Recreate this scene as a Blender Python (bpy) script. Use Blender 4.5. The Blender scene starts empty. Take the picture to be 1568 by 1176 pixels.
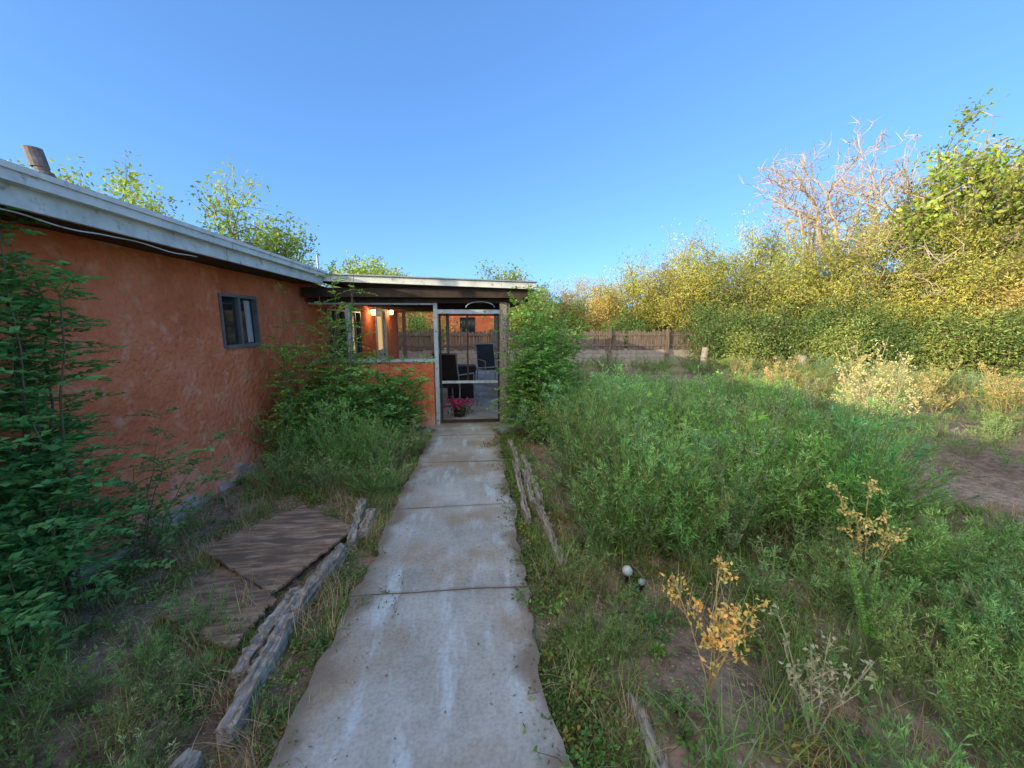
import bpy, math, numpy as np
from mathutils import Vector, Matrix
rng=np.random.default_rng(7)
S=bpy.context.scene
COL=S.collection
# ------------------------------------------------------------------ helpers
class MB:
    def __init__(s): s.V=[];s.F=[];s.C=[];s.M=[];s.n=0
    def add(s,V,F,C,m=0):
        V=np.asarray(V,float).reshape(-1,3);F=np.asarray(F,int).reshape(-1,4)
        C=np.asarray(C,float)
        if C.ndim==1: C=np.tile(C[None,:],(len(V),1))
        s.V.append(V);s.F.append(F+s.n);s.C.append(C);s.M.append(np.full(len(F),m,int));s.n+=len(V)
    def bake(s):
        return np.concatenate(s.V),np.concatenate(s.F),np.concatenate(s.C),np.concatenate(s.M)
def empty(name,loc=(0,0,0)):
    e=bpy.data.objects.new(name,None);e.location=loc;COL.objects.link(e);return e
def build(mb,name,mats,parent=None,smooth=False):
    V,F,C,M=mb.bake()
    me=bpy.data.meshes.new(name)
    me.vertices.add(len(V));me.vertices.foreach_set('co',V.astype(np.float32).ravel())
    me.loops.add(F.size);me.loops.foreach_set('vertex_index',F.astype(np.int32).ravel())
    me.polygons.add(len(F));me.polygons.foreach_set('loop_start',(np.arange(len(F))*4).astype(np.int32))
    me.polygons.foreach_set('loop_total',np.full(len(F),4,np.int32))
    me.update(calc_edges=True)
    if not isinstance(mats,(list,tuple)): mats=[mats]
    for m in mats: me.materials.append(m)
    me.polygons.foreach_set('material_index',np.minimum(M,len(mats)-1).astype(np.int32))
    me.polygons.foreach_set('use_smooth',np.full(len(F),smooth))
    a=me.color_attributes.new('Col','FLOAT_COLOR','POINT')
    a.data.foreach_set('color',np.concatenate([C,np.ones((len(C),1))],1).astype(np.float32).ravel())
    o=bpy.data.objects.new(name,me);COL.objects.link(o)
    if parent: o.parent=parent
    return o
def nrm(a): return a/np.maximum(np.linalg.norm(a,axis=-1,keepdims=True),1e-9)
def rnd(n): return nrm(rng.normal(size=(n,3)))
def leaves(mb,P,D,L,W,C,m=0,up=None,fold=.12):
    n=len(P);D=nrm(D);R=rnd(n) if up is None else nrm(up+rng.normal(size=(n,3))*.35)
    Sd=nrm(np.cross(D,R));N=np.cross(Sd,D)
    L=np.broadcast_to(L,(n,)).reshape(n,1);W=np.broadcast_to(W,(n,)).reshape(n,1)
    mid=P+D*L*.45+N*L*fold
    V=np.stack([P,mid+Sd*W/2,P+D*L,mid-Sd*W/2],1).reshape(-1,3)
    F=np.arange(4*n).reshape(n,4)
    C=np.asarray(C,float)
    if C.ndim==1:C=np.tile(C,(n,1))
    mb.add(V,F,np.repeat(C,4,0),m)
def tubes(mb,A,B,ra,rb,C,k=3,m=1):
    A=np.asarray(A,float).reshape(-1,3);B=np.asarray(B,float).reshape(-1,3);n=len(A)
    D=nrm(B-A);R=np.where(np.abs(D[:,2:3])>.9,np.array([[1.,0,0]]),np.array([[0,0,1.]]))
    U=nrm(np.cross(D,R));W=np.cross(D,U)
    ra=np.broadcast_to(ra,(n,)).reshape(n,1);rb=np.broadcast_to(rb,(n,)).reshape(n,1)
    L=[]
    for r,Pp in((ra,A),(rb,B)):
        for i in range(k):
            a=2*math.pi*i/k;L.append(Pp+r*(U*math.cos(a)+W*math.sin(a)))
    V=np.stack(L,1).reshape(-1,3)
    f=np.array([[i,(i+1)%k,k+(i+1)%k,k+i] for i in range(k)])
    F=(f[None]+(np.arange(n)*2*k)[:,None,None]).reshape(-1,4)
    C=np.asarray(C,float)
    if C.ndim==2:C=np.repeat(C,2*k,0)
    mb.add(V,F,C,m)
def blades(mb,P,lean,H,w,C,bend=.6,m=0):
    n=len(P);H=np.broadcast_to(H,(n,)).reshape(n,1)
    bend=np.broadcast_to(bend,(n,)).reshape(n,1)
    ll=np.stack([np.cos(lean),np.sin(lean),np.zeros(n)],1)
    sd=np.stack([-np.sin(lean),np.cos(lean),np.zeros(n)],1)
    L=[]
    for t,wf in((0,1),(.4,.8),(.75,.5),(1,.08)):
        c=P+np.array([0,0,1.])*H*(t-bend*.45*t*t)+ll*H*bend*t*t
        L+= [c-sd*w*wf/2,c+sd*w*wf/2]
    V=np.stack(L,1).reshape(-1,3)
    f=np.array([[0,1,3,2],[2,3,5,4],[4,5,7,6]])
    F=(f[None]+(np.arange(n)*8)[:,None,None]).reshape(-1,4)
    C=np.asarray(C,float)
    if C.ndim==1:C=np.tile(C,(n,1))
    mb.add(V,F,np.repeat(C,8,0),m)
def scatter(mb,protos,pos,scl,tilt=.1,tint=.25):
    pos=np.asarray(pos)
    for i,p in enumerate(pos):
        V,F,C,M=protos[rng.integers(len(protos))]
        a=rng.uniform(0,6.283);ca,sa=math.cos(a),math.sin(a)
        R=np.array([[ca,-sa,0],[sa,ca,0],[0,0,1]])
        tx,ty=rng.normal(0,tilt,2)
        T=np.array([[1,0,tx],[0,1,ty],[0,0,1]])
        s=scl[i] if hasattr(scl,'__len__') else scl
        s3=np.array([s*rng.uniform(.85,1.2),s*rng.uniform(.85,1.2),s])
        V2=(V*s3)@(T@R).T+p
        c=C*(1+rng.normal(0,tint*.5))*np.clip(1+rng.normal(0,tint*.25,3),.6,1.5)
        mb.V.append(V2);mb.F.append(F+mb.n);mb.C.append(np.clip(c,.004,1));mb.M.append(M);mb.n+=len(V)
BF=np.array([[0,3,2,1],[4,5,6,7],[0,1,5,4],[1,2,6,5],[2,3,7,6],[3,0,4,7]])
def box(mb,x0,x1,y0,y1,z0,z1,m=0,C=(1,1,1)):
    V=[(x0,y0,z0),(x1,y0,z0),(x1,y1,z0),(x0,y1,z0),(x0,y0,z1),(x1,y0,z1),(x1,y1,z1),(x0,y1,z1)]
    mb.add(V,BF,C,m)
def hexa(mb,pts,m=0,C=(1,1,1)): mb.add(pts,BF,C,m)
def vn(x,y,s=1.,seed=0):
    x=np.asarray(x,float)*s+seed*13.7;y=np.asarray(y,float)*s+seed*7.1
    return (np.sin(x*1.3+1.7*np.sin(y*.9+seed))+np.sin(y*1.7+1.3*np.sin(x*1.1))+.5*np.sin(x*3.1+y*2.3)+.5*np.sin(y*3.7-x*2.9+seed))/3
# ------------------------------------------------------------------ materials
def newmat(name):
    m=bpy.data.materials.new(name);m.use_nodes=True;nt=m.node_tree
    return m,nt,nt.nodes,nt.links,nt.nodes['Principled BSDF']
def ramp(N,stops):
    r=N.new('ShaderNodeValToRGB');e=r.color_ramp.elements
    while len(e)<len(stops): e.new(.5)
    for i,(p,c) in enumerate(stops): e[i].position=p;e[i].color=(*c,1)
    return r
def noisemat(name,stops,scale=5,rough=.8,bump=.2,bscale=40,detail=5,stretch=(1,1,1),bdist=.01,extra=None,metal=0,spec=.3,base=None):
    m,nt,N,L,b=newmat(name)
    tc=N.new('ShaderNodeTexCoord');mp=N.new('ShaderNodeMapping');mp.inputs['Scale'].default_value=stretch
    L.new(tc.outputs['Object'],mp.inputs[0])
    n=N.new('ShaderNodeTexNoise');n.inputs['Scale'].default_value=scale;n.inputs['Detail'].default_value=detail;n.inputs['Roughness'].default_value=.65
    L.new(mp.outputs[0],n.inputs['Vector']);r=ramp(N,stops);L.new(n.outputs[0],r.inputs[0]);out=r.outputs[0]
    if extra:
        n3=N.new('ShaderNodeTexNoise');n3.inputs['Scale'].default_value=extra[0];n3.inputs['Detail'].default_value=5;L.new(mp.outputs[0],n3.inputs['Vector'])
        r3=ramp(N,[(extra[1],(0,0,0)),(extra[2],(1,1,1))]);L.new(n3.outputs[0],r3.inputs[0])
        mx=N.new('ShaderNodeMixRGB');mx.inputs[2].default_value=(*extra[3],1);L.new(r3.outputs[0],mx.inputs[0]);L.new(out,mx.inputs[1]);out=mx.outputs[0]
    if base: # dusty splash zone low on the wall: (height, colour)
        sx=N.new('ShaderNodeSeparateXYZ');L.new(tc.outputs['Object'],sx.inputs[0])
        a=N.new('ShaderNodeMath');a.operation='MULTIPLY_ADD';a.inputs[1].default_value=1.2;L.new(n.outputs[0],a.inputs[0]);
        s_=N.new('ShaderNodeMath');s_.operation='MULTIPLY';s_.inputs[1].default_value=-1/base[0];L.new(sx.outputs['Z'],s_.inputs[0]);L.new(s_.outputs[0],a.inputs[2])
        cl=N.new('ShaderNodeClamp');L.new(a.outputs[0],cl.inputs[0]);cl.inputs['Max'].default_value=.6
        mx=N.new('ShaderNodeMixRGB');mx.inputs[2].default_value=(*base[1],1);L.new(cl.outputs[0],mx.inputs[0]);L.new(out,mx.inputs[1]);out=mx.outputs[0]
    L.new(out,b.inputs['Base Color']);b.inputs['Roughness'].default_value=rough;b.inputs['Metallic'].default_value=metal
    b.inputs['Specular IOR Level'].default_value=spec
    if bump:
        n2=N.new('ShaderNodeTexNoise');n2.inputs['Scale'].default_value=bscale;n2.inputs['Detail'].default_value=5;L.new(mp.outputs[0],n2.inputs['Vector'])
        bp=N.new('ShaderNodeBump');bp.inputs['Strength'].default_value=bump;bp.inputs['Distance'].default_value=bdist;L.new(n2.outputs[0],bp.inputs['Height']);L.new(bp.outputs[0],b.inputs['Normal'])
    return m
def leafmat(name,trans=.3):
    m,nt,N,L,b=newmat(name);N.remove(b)
    at=N.new('ShaderNodeAttribute');at.attribute_name='Col'
    d=N.new('ShaderNodeBsdfDiffuse');t=N.new('ShaderNodeBsdfTranslucent')
    L.new(at.outputs['Color'],d.inputs[0])
    g=N.new('ShaderNodeMixRGB');g.blend_type='MULTIPLY';g.inputs[0].default_value=1;g.inputs[2].default_value=(1.4,1.5,.8,1);L.new(at.outputs['Color'],g.inputs[1]);L.new(g.outputs[0],t.inputs[0])
    mx=N.new('ShaderNodeMixShader');mx.inputs[0].default_value=trans;L.new(d.outputs[0],mx.inputs[1]);L.new(t.outputs[0],mx.inputs[2])
    L.new(mx.outputs[0],N['Material Output'].inputs[0]);return m
def attrmat(name):
    m,nt,N,L,b=newmat(name);N.remove(b);d=N.new('ShaderNodeBsdfDiffuse')
    at=N.new('ShaderNodeAttribute');at.attribute_name='Col';n=N.new('ShaderNodeTexNoise');n.inputs['Scale'].default_value=30;n.inputs['Detail'].default_value=2
    mx=N.new('ShaderNodeMixRGB');mx.blend_type='MULTIPLY';mx.inputs[0].default_value=.6
    r=ramp(N,[(.3,(.5,.5,.5)),(.7,(1.2,1.2,1.2))]);L.new(n.outputs[0],r.inputs[0]);L.new(at.outputs['Color'],mx.inputs[1]);L.new(r.outputs[0],mx.inputs[2])
    L.new(mx.outputs[0],d.inputs[0]);L.new(d.outputs[0],N['Material Output'].inputs[0]);return m
LEAF=leafmat('leaf');BARK=attrmat('bark')
STUC=noisemat('adobe_stucco',[(.25,(.62,.155,.065)),(.5,(.80,.225,.10)),(.62,(.84,.26,.125)),(.8,(.88,.35,.19))],scale=2.2,rough=.95,bump=1,bscale=20,bdist=.035,extra=(7,.55,.80,(.88,.42,.26)),base=(.6,(.86,.47,.33)),spec=.1)
STUC_D=noisemat('stucco_base',[(.3,(.34,.25,.19)),(.6,(.50,.41,.33)),(.8,(.56,.49,.42))],scale=8,bump=.9,bscale=30)
WHITE=noisemat('weathered_white_paint',[(.3,(.52,.54,.50)),(.55,(.68,.69,.64)),(.8,(.78,.78,.72))],scale=6,rough=.6,bump=.1,extra=(14,.60,.72,(.34,.31,.28)))
BLUEG=noisemat('faded_blue_paint',[(.3,(.34,.42,.46)),(.6,(.46,.54,.58)),(.8,(.58,.62,.62))],scale=9,rough=.7,bump=.2,extra=(20,.6,.7,(.2,.17,.14)))
DARKW=noisemat('dark_wood',[(.3,(.03,.02,.015)),(.7,(.08,.055,.04))],scale=6,stretch=(1,8,1))
ROOFM=noisemat('asphalt_shingle',[(.3,(.09,.085,.08)),(.7,(.17,.16,.15))],scale=30,bump=.5,bscale=80)
GREYW=noisemat('weathered_wood',[(.3,(.10,.08,.06)),(.5,(.32,.28,.23)),(.7,(.56,.52,.46))],scale=7,stretch=(6,.6,6),bump=1,bscale=14,rough=.95,bdist=.015)
FENCEW=noisemat('fence_wood',[(.3,(.07,.055,.04)),(.5,(.17,.13,.10)),(.75,(.30,.24,.19))],scale=4,stretch=(5,5,.6),bump=.8,bscale=14,rough=.95)
CMU=noisemat('fence_block',[(.3,(.28,.24,.21)),(.7,(.42,.37,.32))],scale=5,bump=.4)
METAL=noisemat('dull_metal',[(.3,(.25,.27,.29)),(.7,(.4,.42,.44))],scale=6,rough=.45,metal=.7,bump=0)
VENTM=noisemat('rusty_vent_metal',[(.3,(.10,.07,.055)),(.55,(.20,.17,.15)),(.75,(.32,.31,.30))],scale=9,rough=.7,metal=.2,bump=.2)
ALU=noisemat('aluminium_frame',[(.3,(.16,.165,.17)),(.7,(.27,.27,.27))],scale=6,rough=.4,metal=.4,bump=0)
BLACK=noisemat('black_plastic',[(.3,(.01,.01,.012)),(.7,(.03,.03,.03))],scale=6,rough=.5,bump=0)
BLUEP=noisemat('blue_tarp',[(.3,(.10,.35,.65)),(.7,(.25,.5,.75))],scale=6,rough=.5,bump=.3)
PALE=noisemat('pale_plastic',[(.3,(.45,.52,.54)),(.7,(.62,.68,.68))],scale=6,rough=.2,bump=0)
GLOBE=noisemat('frosted_globe',[(.35,(.20,.25,.25)),(.65,(.6,.64,.62))],scale=18,rough=.15,bump=0,spec=.6)
CURT=noisemat('curtain',[(.35,(.25,.24,.25)),(.65,(.5,.48,.46))],scale=3,stretch=(1,14,.3),bump=0)
def glassm(name,col=(.02,.025,.03),r=.05):
    m,nt,N,L,b=newmat(name);b.inputs['Base Color'].default_value=(*col,1);b.inputs['Roughness'].default_value=r;b.inputs['Specular IOR Level'].default_value=.5;return m
GLASS=glassm('window_glass')
def emis(name,c,s):
    m,nt,N,L,b=newmat(name);b.inputs['Emission Color'].default_value=(*c,1);b.inputs['Emission Strength'].default_value=s;b.inputs['Base Color'].default_value=(*c,1);return m
BULB=emis('lit_bulb',(1,.8,.5),14);ROOMG=emis('lit_room',(1,.66,.3),.55)
def concmat():
    m,nt,N,L,b=newmat('concrete')
    tc=N.new('ShaderNodeTexCoord')
    def nz(sc,d=5,rg=.6,vec=None):
        n=N.new('ShaderNodeTexNoise');n.inputs['Scale'].default_value=sc;n.inputs['Detail'].default_value=d;n.inputs['Roughness'].default_value=rg;L.new(vec or tc.outputs['Object'],n.inputs['Vector']);return n
    n=nz(1.9,8);r=ramp(N,[(.3,(.30,.30,.265)),(.5,(.43,.435,.40)),(.68,(.55,.56,.53))]);L.new(n.outputs[0],r.inputs[0])
    mp=N.new('ShaderNodeMapping');mp.inputs['Scale'].default_value=(3.,.6,1);L.new(tc.outputs['Object'],mp.inputs[0])
    n2=nz(2.6,6,.55,mp.outputs[0]);r2=ramp(N,[(.53,(0,0,0)),(.63,(.8,.8,.8))]);L.new(n2.outputs[0],r2.inputs[0])
    mx=N.new('ShaderNodeMixRGB');mx.inputs[2].default_value=(.56,.65,.67,1);L.new(r.outputs[0],mx.inputs[1]);L.new(r2.outputs[0],mx.inputs[0])
    n4=nz(1.5,5,.5);r4=ramp(N,[(.49,(0,0,0)),(.60,(.8,.8,.8))]);L.new(n4.outputs[0],r4.inputs[0])
    mx3=N.new('ShaderNodeMixRGB');mx3.inputs[2].default_value=(.36,.29,.20,1);L.new(r4.outputs[0],mx3.inputs[0]);L.new(mx.outputs[0],mx3.inputs[1])
    n3=nz(60,3,.6);r3=ramp(N,[(.3,(.74,.74,.74)),(.6,(1,1,1))]);L.new(n3.outputs[0],r3.inputs[0])
    at=N.new('ShaderNodeAttribute');at.attribute_name='Col'
    mx2=N.new('ShaderNodeMixRGB');mx2.blend_type='MULTIPLY';mx2.inputs[0].default_value=1;L.new(mx3.outputs[0],mx2.inputs[1]);L.new(r3.outputs[0],mx2.inputs[2])
    mx4=N.new('ShaderNodeMixRGB');mx4.inputs[2].default_value=(.20,.155,.11,1);L.new(at.outputs['Color'],mx4.inputs[0]);L.new(mx2.outputs[0],mx4.inputs[1])
    L.new(mx4.outputs[0],b.inputs['Base Color']);b.inputs['Roughness'].default_value=.75
    bp=N.new('ShaderNodeBump');bp.inputs['Strength'].default_value=.35;bp.inputs['Distance'].default_value=.004;L.new(n3.outputs[0],bp.inputs['Height']);L.new(bp.outputs[0],b.inputs['Normal'])
    return m
CONC=concmat()
def groundmat():
    m,nt,N,L,b=newmat('dirt')
    tc=N.new('ShaderNodeTexCoord')
    def nz(sc,d=5,rg=.65):
        n=N.new('ShaderNodeTexNoise');n.inputs['Scale'].default_value=sc;n.inputs['Detail'].default_value=d;n.inputs['Roughness'].default_value=rg;L.new(tc.outputs['Object'],n.inputs['Vector']);return n
    n=nz(.9,8);r=ramp(N,[(.3,(.19,.14,.10)),(.5,(.33,.25,.185)),(.7,(.45,.35,.27))]);L.new(n.outputs[0],r.inputs[0])
    n2=nz(14);r2=ramp(N,[(.35,(.40,.38,.35)),(.6,(1,1,1))]);L.new(n2.outputs[0],r2.inputs[0])
    mx=N.new('ShaderNodeMixRGB');mx.blend_type='MULTIPLY';mx.inputs[0].default_value=.9;L.new(r.outputs[0],mx.inputs[1]);L.new(r2.outputs[0],mx.inputs[2])
    n3=nz(90,3);r3=ramp(N,[(.6,(0,0,0)),(.68,(1,1,1))]);L.new(n3.outputs[0],r3.inputs[0])
    mx2=N.new('ShaderNodeMixRGB');mx2.inputs[2].default_value=(.48,.42,.35,1);L.new(r3.outputs[0],mx2.inputs[0]);L.new(mx.outputs[0],mx2.inputs[1])
    L.new(mx2.outputs[0],b.inputs['Base Color']);b.inputs['Roughness'].default_value=.97;b.inputs['Specular IOR Level'].default_value=.1
    bp=N.new('ShaderNodeBump');bp.inputs['Strength'].default_value=.9;bp.inputs['Distance'].default_value=.03;L.new(n2.outputs[0],bp.inputs['Height']);L.new(bp.outputs[0],b.inputs['Normal'])
    return m
DIRT=groundmat()
# ------------------------------------------------------------------ ground
def gh(x,y):
    x=np.asarray(x,float);y=np.asarray(y,float)
    h=.035*vn(x,y,1.1,1)+.018*vn(x,y,3.3,2)+.008*vn(x,y,9,3)
    off=np.clip((np.abs(x+.22)-.62)/.5,0,1)
    inhouse=((x<.8)&(y>5.9)&(y<13.4)&(x>-3))
    h=np.where(inhouse,-.06,h*off-.015*(1-off)-.02*(y<6.3))
    h=h+.10*np.clip((-x-1.7)/.9,0,1)*(y<6)*np.clip((x+8)/3,0,1)
    return h
def axis(lo,hi,n,c,p):
    t=np.linspace(-1,1,n);s=np.sinh(t*p)/math.sinh(p)
    return np.where(s<0,c+s*(c-lo),c+s*(hi-c))
xs=axis(-600,600,401,0,6.9);ys=axis(-500,900,401,3,6.9)
X,Y=np.meshgrid(xs,ys,indexing='ij');Z=gh(X,Y)
far=np.clip((np.hypot(X,Y)-60)/200,0,1);Z=Z*(1-far)
V=np.stack([X,Y,Z],-1).reshape(-1,3);nx,ny=X.shape
i,j=np.meshgrid(np.arange(nx-1),np.arange(ny-1),indexing='ij')
F=np.stack([i*ny+j,(i+1)*ny+j,(i+1)*ny+j+1,i*ny+j+1],-1).reshape(-1,4)
mb=MB();mb.add(V,F,(1,1,1));build(mb,'ground',DIRT,smooth=True)
# ------------------------------------------------------------------ concrete path
path=empty('concrete_path')
ysl=[-1.4,-.1,1.05,2.22,3.34,4.5,5.62,6.34]
for k in range(len(ysl)-1):
    y0,y1=ysl[k]+.007,ysl[k+1]-.007
    nX,nY=30,int((y1-y0)/.03)+2
    u=np.linspace(0,1,nX);v=np.linspace(y0,y1,nY);U,VV=np.meshgrid(u,v,indexing='ij')
    xl=-.74+.03*vn(VV,VV*0,2.3,4)+.02*vn(VV,VV*0,8,5)+.012*vn(VV,VV*0,21,5)+.02*(VV-3)
    xr=.30+.05*vn(VV,VV*0,1.9,6)+.025*vn(VV,VV*0,9,7)+.014*vn(VV,VV*0,23,5)
    XX=xl+(xr-xl)*U;tl=rng.normal(0,.006,2)
    yb0=.02*vn(XX,XX*0,2.2,k)+.006*vn(XX,XX*0,9,k);yb1=.02*vn(XX,XX*0,2.2,k+1)+.006*vn(XX,XX*0,9,k+1)
    f_=(VV-y0)/(y1-y0);yb=yb0*(1-f_)+yb1*f_
    ZZ=.028+tl[0]*(U-.5)*2+tl[1]*(VV-(y0+y1)/2)+.002*vn(XX,VV,4,8)
    edge=np.minimum(U,1-U)*24
    mask=np.clip(1.2-edge/2.6+.7*vn(XX,VV,7,9)+.35*vn(XX,VV,23,2),0,1)**1.3*.9
    ej=np.minimum(VV-y0,y1-VV);mask=np.maximum(mask,np.clip(.5-ej/.03,0,1)*.8)
    P=np.stack([XX,VV+yb,ZZ],-1);Cc=np.repeat(mask.reshape(-1,1),3,1)
    b=MB();a,c=np.meshgrid(np.arange(nX-1),np.arange(nY-1),indexing='ij')
    F=np.stack([a*nY+c,(a+1)*nY+c,(a+1)*nY+c+1,a*nY+c+1],-1).reshape(-1,4);b.add(P.reshape(-1,3),F,Cc)
    ring=[P[:,0],P[-1,:],P[::-1,-1],P[0,::-1]]
    rp=np.concatenate(ring);n=len(rp);lo=rp.copy();lo[:,2]=-.08
    F=np.array([[q,n+q,n+(q+1)%n,(q+1)%n] for q in range(n)]);b.add(np.concatenate([rp,lo]),F,(.7,.7,.7))
    build(b,'slab_%d'%(k+1),CONC,path)
# ------------------------------------------------------------------ house
house=empty('adobe_house')
WX=-2.55
def stucco_wall(name,y0,y1,z0,z1,holes,step=.05,par=house,mat=STUC):
    yy=np.linspace(y0,y1,int((y1-y0)/step)+1);zz=np.linspace(z0,z1,int((z1-z0)/step)+1)
    for (a,b_,c,d) in holes:
        for val,arr in((a,yy),(b_,yy),(c,zz),(d,zz)): arr[np.argmin(abs(arr-val))]=val
    A,B=np.meshgrid(yy,zz,indexing='ij')
    flare=.10*np.clip((.55-B)/.55,0,1)**1.5
    D=WX+.022*vn(A,B,1.6,11)+.013*vn(A,B,5.5,12)+.007*vn(A,B,13,13)+flare
    for (a,b_,c,d) in holes:
        dist=np.maximum(np.maximum(a-A,A-b_),np.maximum(c-B,B-d));D=np.where(dist<.03,WX,D)
    P=np.stack([D,A,B],-1).reshape(-1,3);nz_=len(zz)
    F=[]
    for i in range(len(yy)-1):
        for j in range(len(zz)-1):
            ym=(yy[i]+yy[i+1])/2;zm=(zz[j]+zz[j+1])/2
            if any(a<ym<b_ and c<zm<d for a,b_,c,d in holes):continue
            F.append((i*nz_+j,(i+1)*nz_+j,(i+1)*nz_+j+1,i*nz_+j+1))
    m=MB();m.add(P,F,(1,1,1))
    for (a,b_,c,d) in holes:
        x0=WX-.14
        m.add([(WX,a,c),(x0,a,c),(x0,a,d),(WX,a,d),(WX,b_,c),(x0,b_,c),(x0,b_,d),(WX,b_,d)],[[0,1,2,3],[4,7,6,5],[0,4,5,1],[3,2,6,7]],(1,1,1))
    return build(m,name,mat,par,smooth=True)
stucco_wall('front_wall',-9,5.82,-.1,2.2,[(4.22,4.9,1.40,1.95)])
stucco_wall('porch_side_wall',5.82,13.2,-.1,2.25,[(7.05,7.98,.98,1.9),(8.35,9.0,.98,1.9),(10.3,11.45,.06,2.06)])
m=MB();box(m,-11,WX-.22,-9,13.2,-.1,2.16);build(m,'inner_walls',STUC,house)
m=MB()
for y in (-9,13.2):
    m.add([(-11,y,2.16),(WX,y,2.16),(-6.7,y,3.35),(-6.7,y,3.351)],[[0,1,2,3]],(1,1,1))
build(m,'gable_ends',STUC,house)
m=MB()
for k in range(60):
    y=-3+k*.15;w=.035+.03*math.sin(k*1.7)+.02*math.sin(k*.6);h=.1+.045*math.sin(k*1.1)+.03*math.sin(k*2.7)
    if y>5.6:break
    hexa(m,[(WX,y,-.1),(WX+.13+w,y,-.1),(WX+.13+w,y+.15,-.1),(WX,y+.15,-.1),(WX,y,h+.06),(WX+.10,y,h+.02),(WX+.10,y+.15,h+.03),(WX,y+.15,h+.07)])
build(m,'footing',STUC_D,house)
ex=-2.13
m=MB()
hexa(m,[(ex-.02,-9.4,2.28),(-6.7,-9.4,3.35),(-6.7,13.5,3.35),(ex-.02,13.5,2.28),(ex-.02,-9.4,2.345),(-6.7,-9.4,3.43),(-6.7,13.5,3.43),(ex-.02,13.5,2.345)])
hexa(m,[(-6.7,-9.4,3.35),(-11.4,-9.4,2.28),(-11.4,13.5,2.28),(-6.7,13.5,3.35),(-6.7,-9.4,3.431),(-11.4,-9.4,2.345),(-11.4,13.5,2.345),(-6.7,13.5,3.431)])
build(m,'roof',ROOFM,house)
m=MB();box(m,ex-.42,ex-.03,-9.3,5.88,2.20,2.23);build(m,'soffit',DARKW,house)
m=MB()
for a,b_ in((-9.4,-3.05),(-3.04,.55),(.56,3.7),(3.71,5.86)):
    box(m,ex,ex+.05,a,b_,2.285,2.36)
    box(m,ex+.05,ex+.062,a,b_,2.335,2.362)
    box(m,ex-.03,ex-.002,a,b_,2.185,2.30)
build(m,'eave_fascia',WHITE,house)
m=MB();box(m,ex-.012,ex+.03,-9.4,5.86,2.362,2.375);build(m,'drip_edge',METAL,house)
cu=bpy.data.curves.new('loose_cable','CURVE');cu.dimensions='3D';cu.bevel_depth=.004
sp=cu.splines.new('NURBS');ptsl=[(ex-.04+.01*math.sin(t*5),-2+t*.12,2.178-.026*abs(math.sin(t*.55))-.006*math.sin(t*2.1)) for t in range(46)]
sp.points.add(len(ptsl)-1)
for p,q in zip(sp.points,ptsl): p.co=(*q,1)
sp.use_endpoint_u=True;cu.materials.append(WHITE);o=bpy.data.objects.new('loose_cable',cu);COL.objects.link(o);o.parent=house
def slider(y0,y1,z0,z1,name,glass=GLASS,curtain=True):
    m=MB();t=.028;x0,x1=WX-.06,WX+.012
    box(m,x0,x1,y0-.005,y0+t,z0,z1);box(m,x0,x1,y1-t,y1+.005,z0,z1)
    box(m,x0,x1,y0+t,y1-t,z1-t,z1+.004);box(m,x0,x1+.015,y0+t,y1-t,z0-.01,z0+t)
    mid=(y0+y1)/2;box(m,x0+.01,x1-.012,mid-.018,mid+.018,z0+t,z1-t)
    box(m,x0+.015,x1-.02,mid+.02,mid+.035,z0+t,z1-t)
    build(m,name+'_frame',ALU,house)
    m=MB();box(m,x0+.02,x0+.026,y0+t,mid-.018,z0+t,z1-t);build(m,name+'_glass_near',glass,house)
    m=MB();box(m,x0+.014,x0+.02,mid+.018,y1-t,z0+t,z1-t);build(m,name+'_glass_far',glass,house)
    if curtain:
        m=MB();n=16;ya=np.linspace(mid+.16,y1-t-.04,n);xa=x0+.024+.004*np.sin(np.arange(n)*1.9)
        Vv=np.concatenate([np.stack([xa,ya,np.full(n,z0+t+.01)],1),np.stack([xa,ya-.02,np.full(n,z1-t-.02)],1)])
        F=[[q,q+1,n+q+1,n+q] for q in range(n-1)];m.add(Vv,F,(1,1,1));build(m,name+'_curtain',CURT,house)
slider(4.22,4.9,1.40,1.95,'bedroom_window')
slider(7.05,7.98,.98,1.9,'porch_window_a',curtain=False)
slider(8.35,9.0,.98,1.9,'porch_window_b',curtain=False)
m=MB();box(m,WX-.033,WX-.030,8.40,8.62,1.03,1.85);build(m,'lit_blind',ROOMG,house)
m=MB();box(m,WX-.1,WX+.02,10.3,10.4,.06,2.06);box(m,WX-.1,WX+.02,11.35,11.45,.06,2.06);box(m,WX-.1,WX+.02,10.4,11.35,1.98,2.06)
box(m,WX-.08,WX-.04,10.4,11.35,.07,.95);box(m,WX-.08,WX-.04,10.4,10.55,.95,1.98);box(m,WX-.08,WX-.04,11.2,11.35,.95,1.98);box(m,WX-.08,WX-.04,10.55,11.2,1.83,1.98)
build(m,'entry_door',WHITE,house)
m=MB();box(m,WX-.07,WX-.06,10.55,11.2,.95,1.83);build(m,'entry_door_glass',ROOMG,house)
def cyl(m_,c,r,z0,z1,k=14,r2=None,dx=0,dy=0):
    a=np.arange(k)*2*math.pi/k;r2=r if r2 is None else r2
    V0=np.stack([c[0]+r*np.cos(a),c[1]+r*np.sin(a),np.full(k,z0)],1);V1=np.stack([c[0]+dx+r2*np.cos(a),c[1]+dy+r2*np.sin(a),np.full(k,z1)],1)
    F=[[i,(i+1)%k,k+(i+1)%k,k+i] for i in range(k)]
    Vt=np.array([[c[0]+dx,c[1]+dy,z1],[c[0],c[1],z0]]);Vv=np.concatenate([V0,V1,Vt])
    for i in range(0,k,2): F.append([k+i,k+(i+1)%k,k+(i+2)%k,2*k]);F.append([(i+2)%k,(i+1)%k,i,2*k+1])
    m_.add(Vv,F,(1,1,1))
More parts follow.
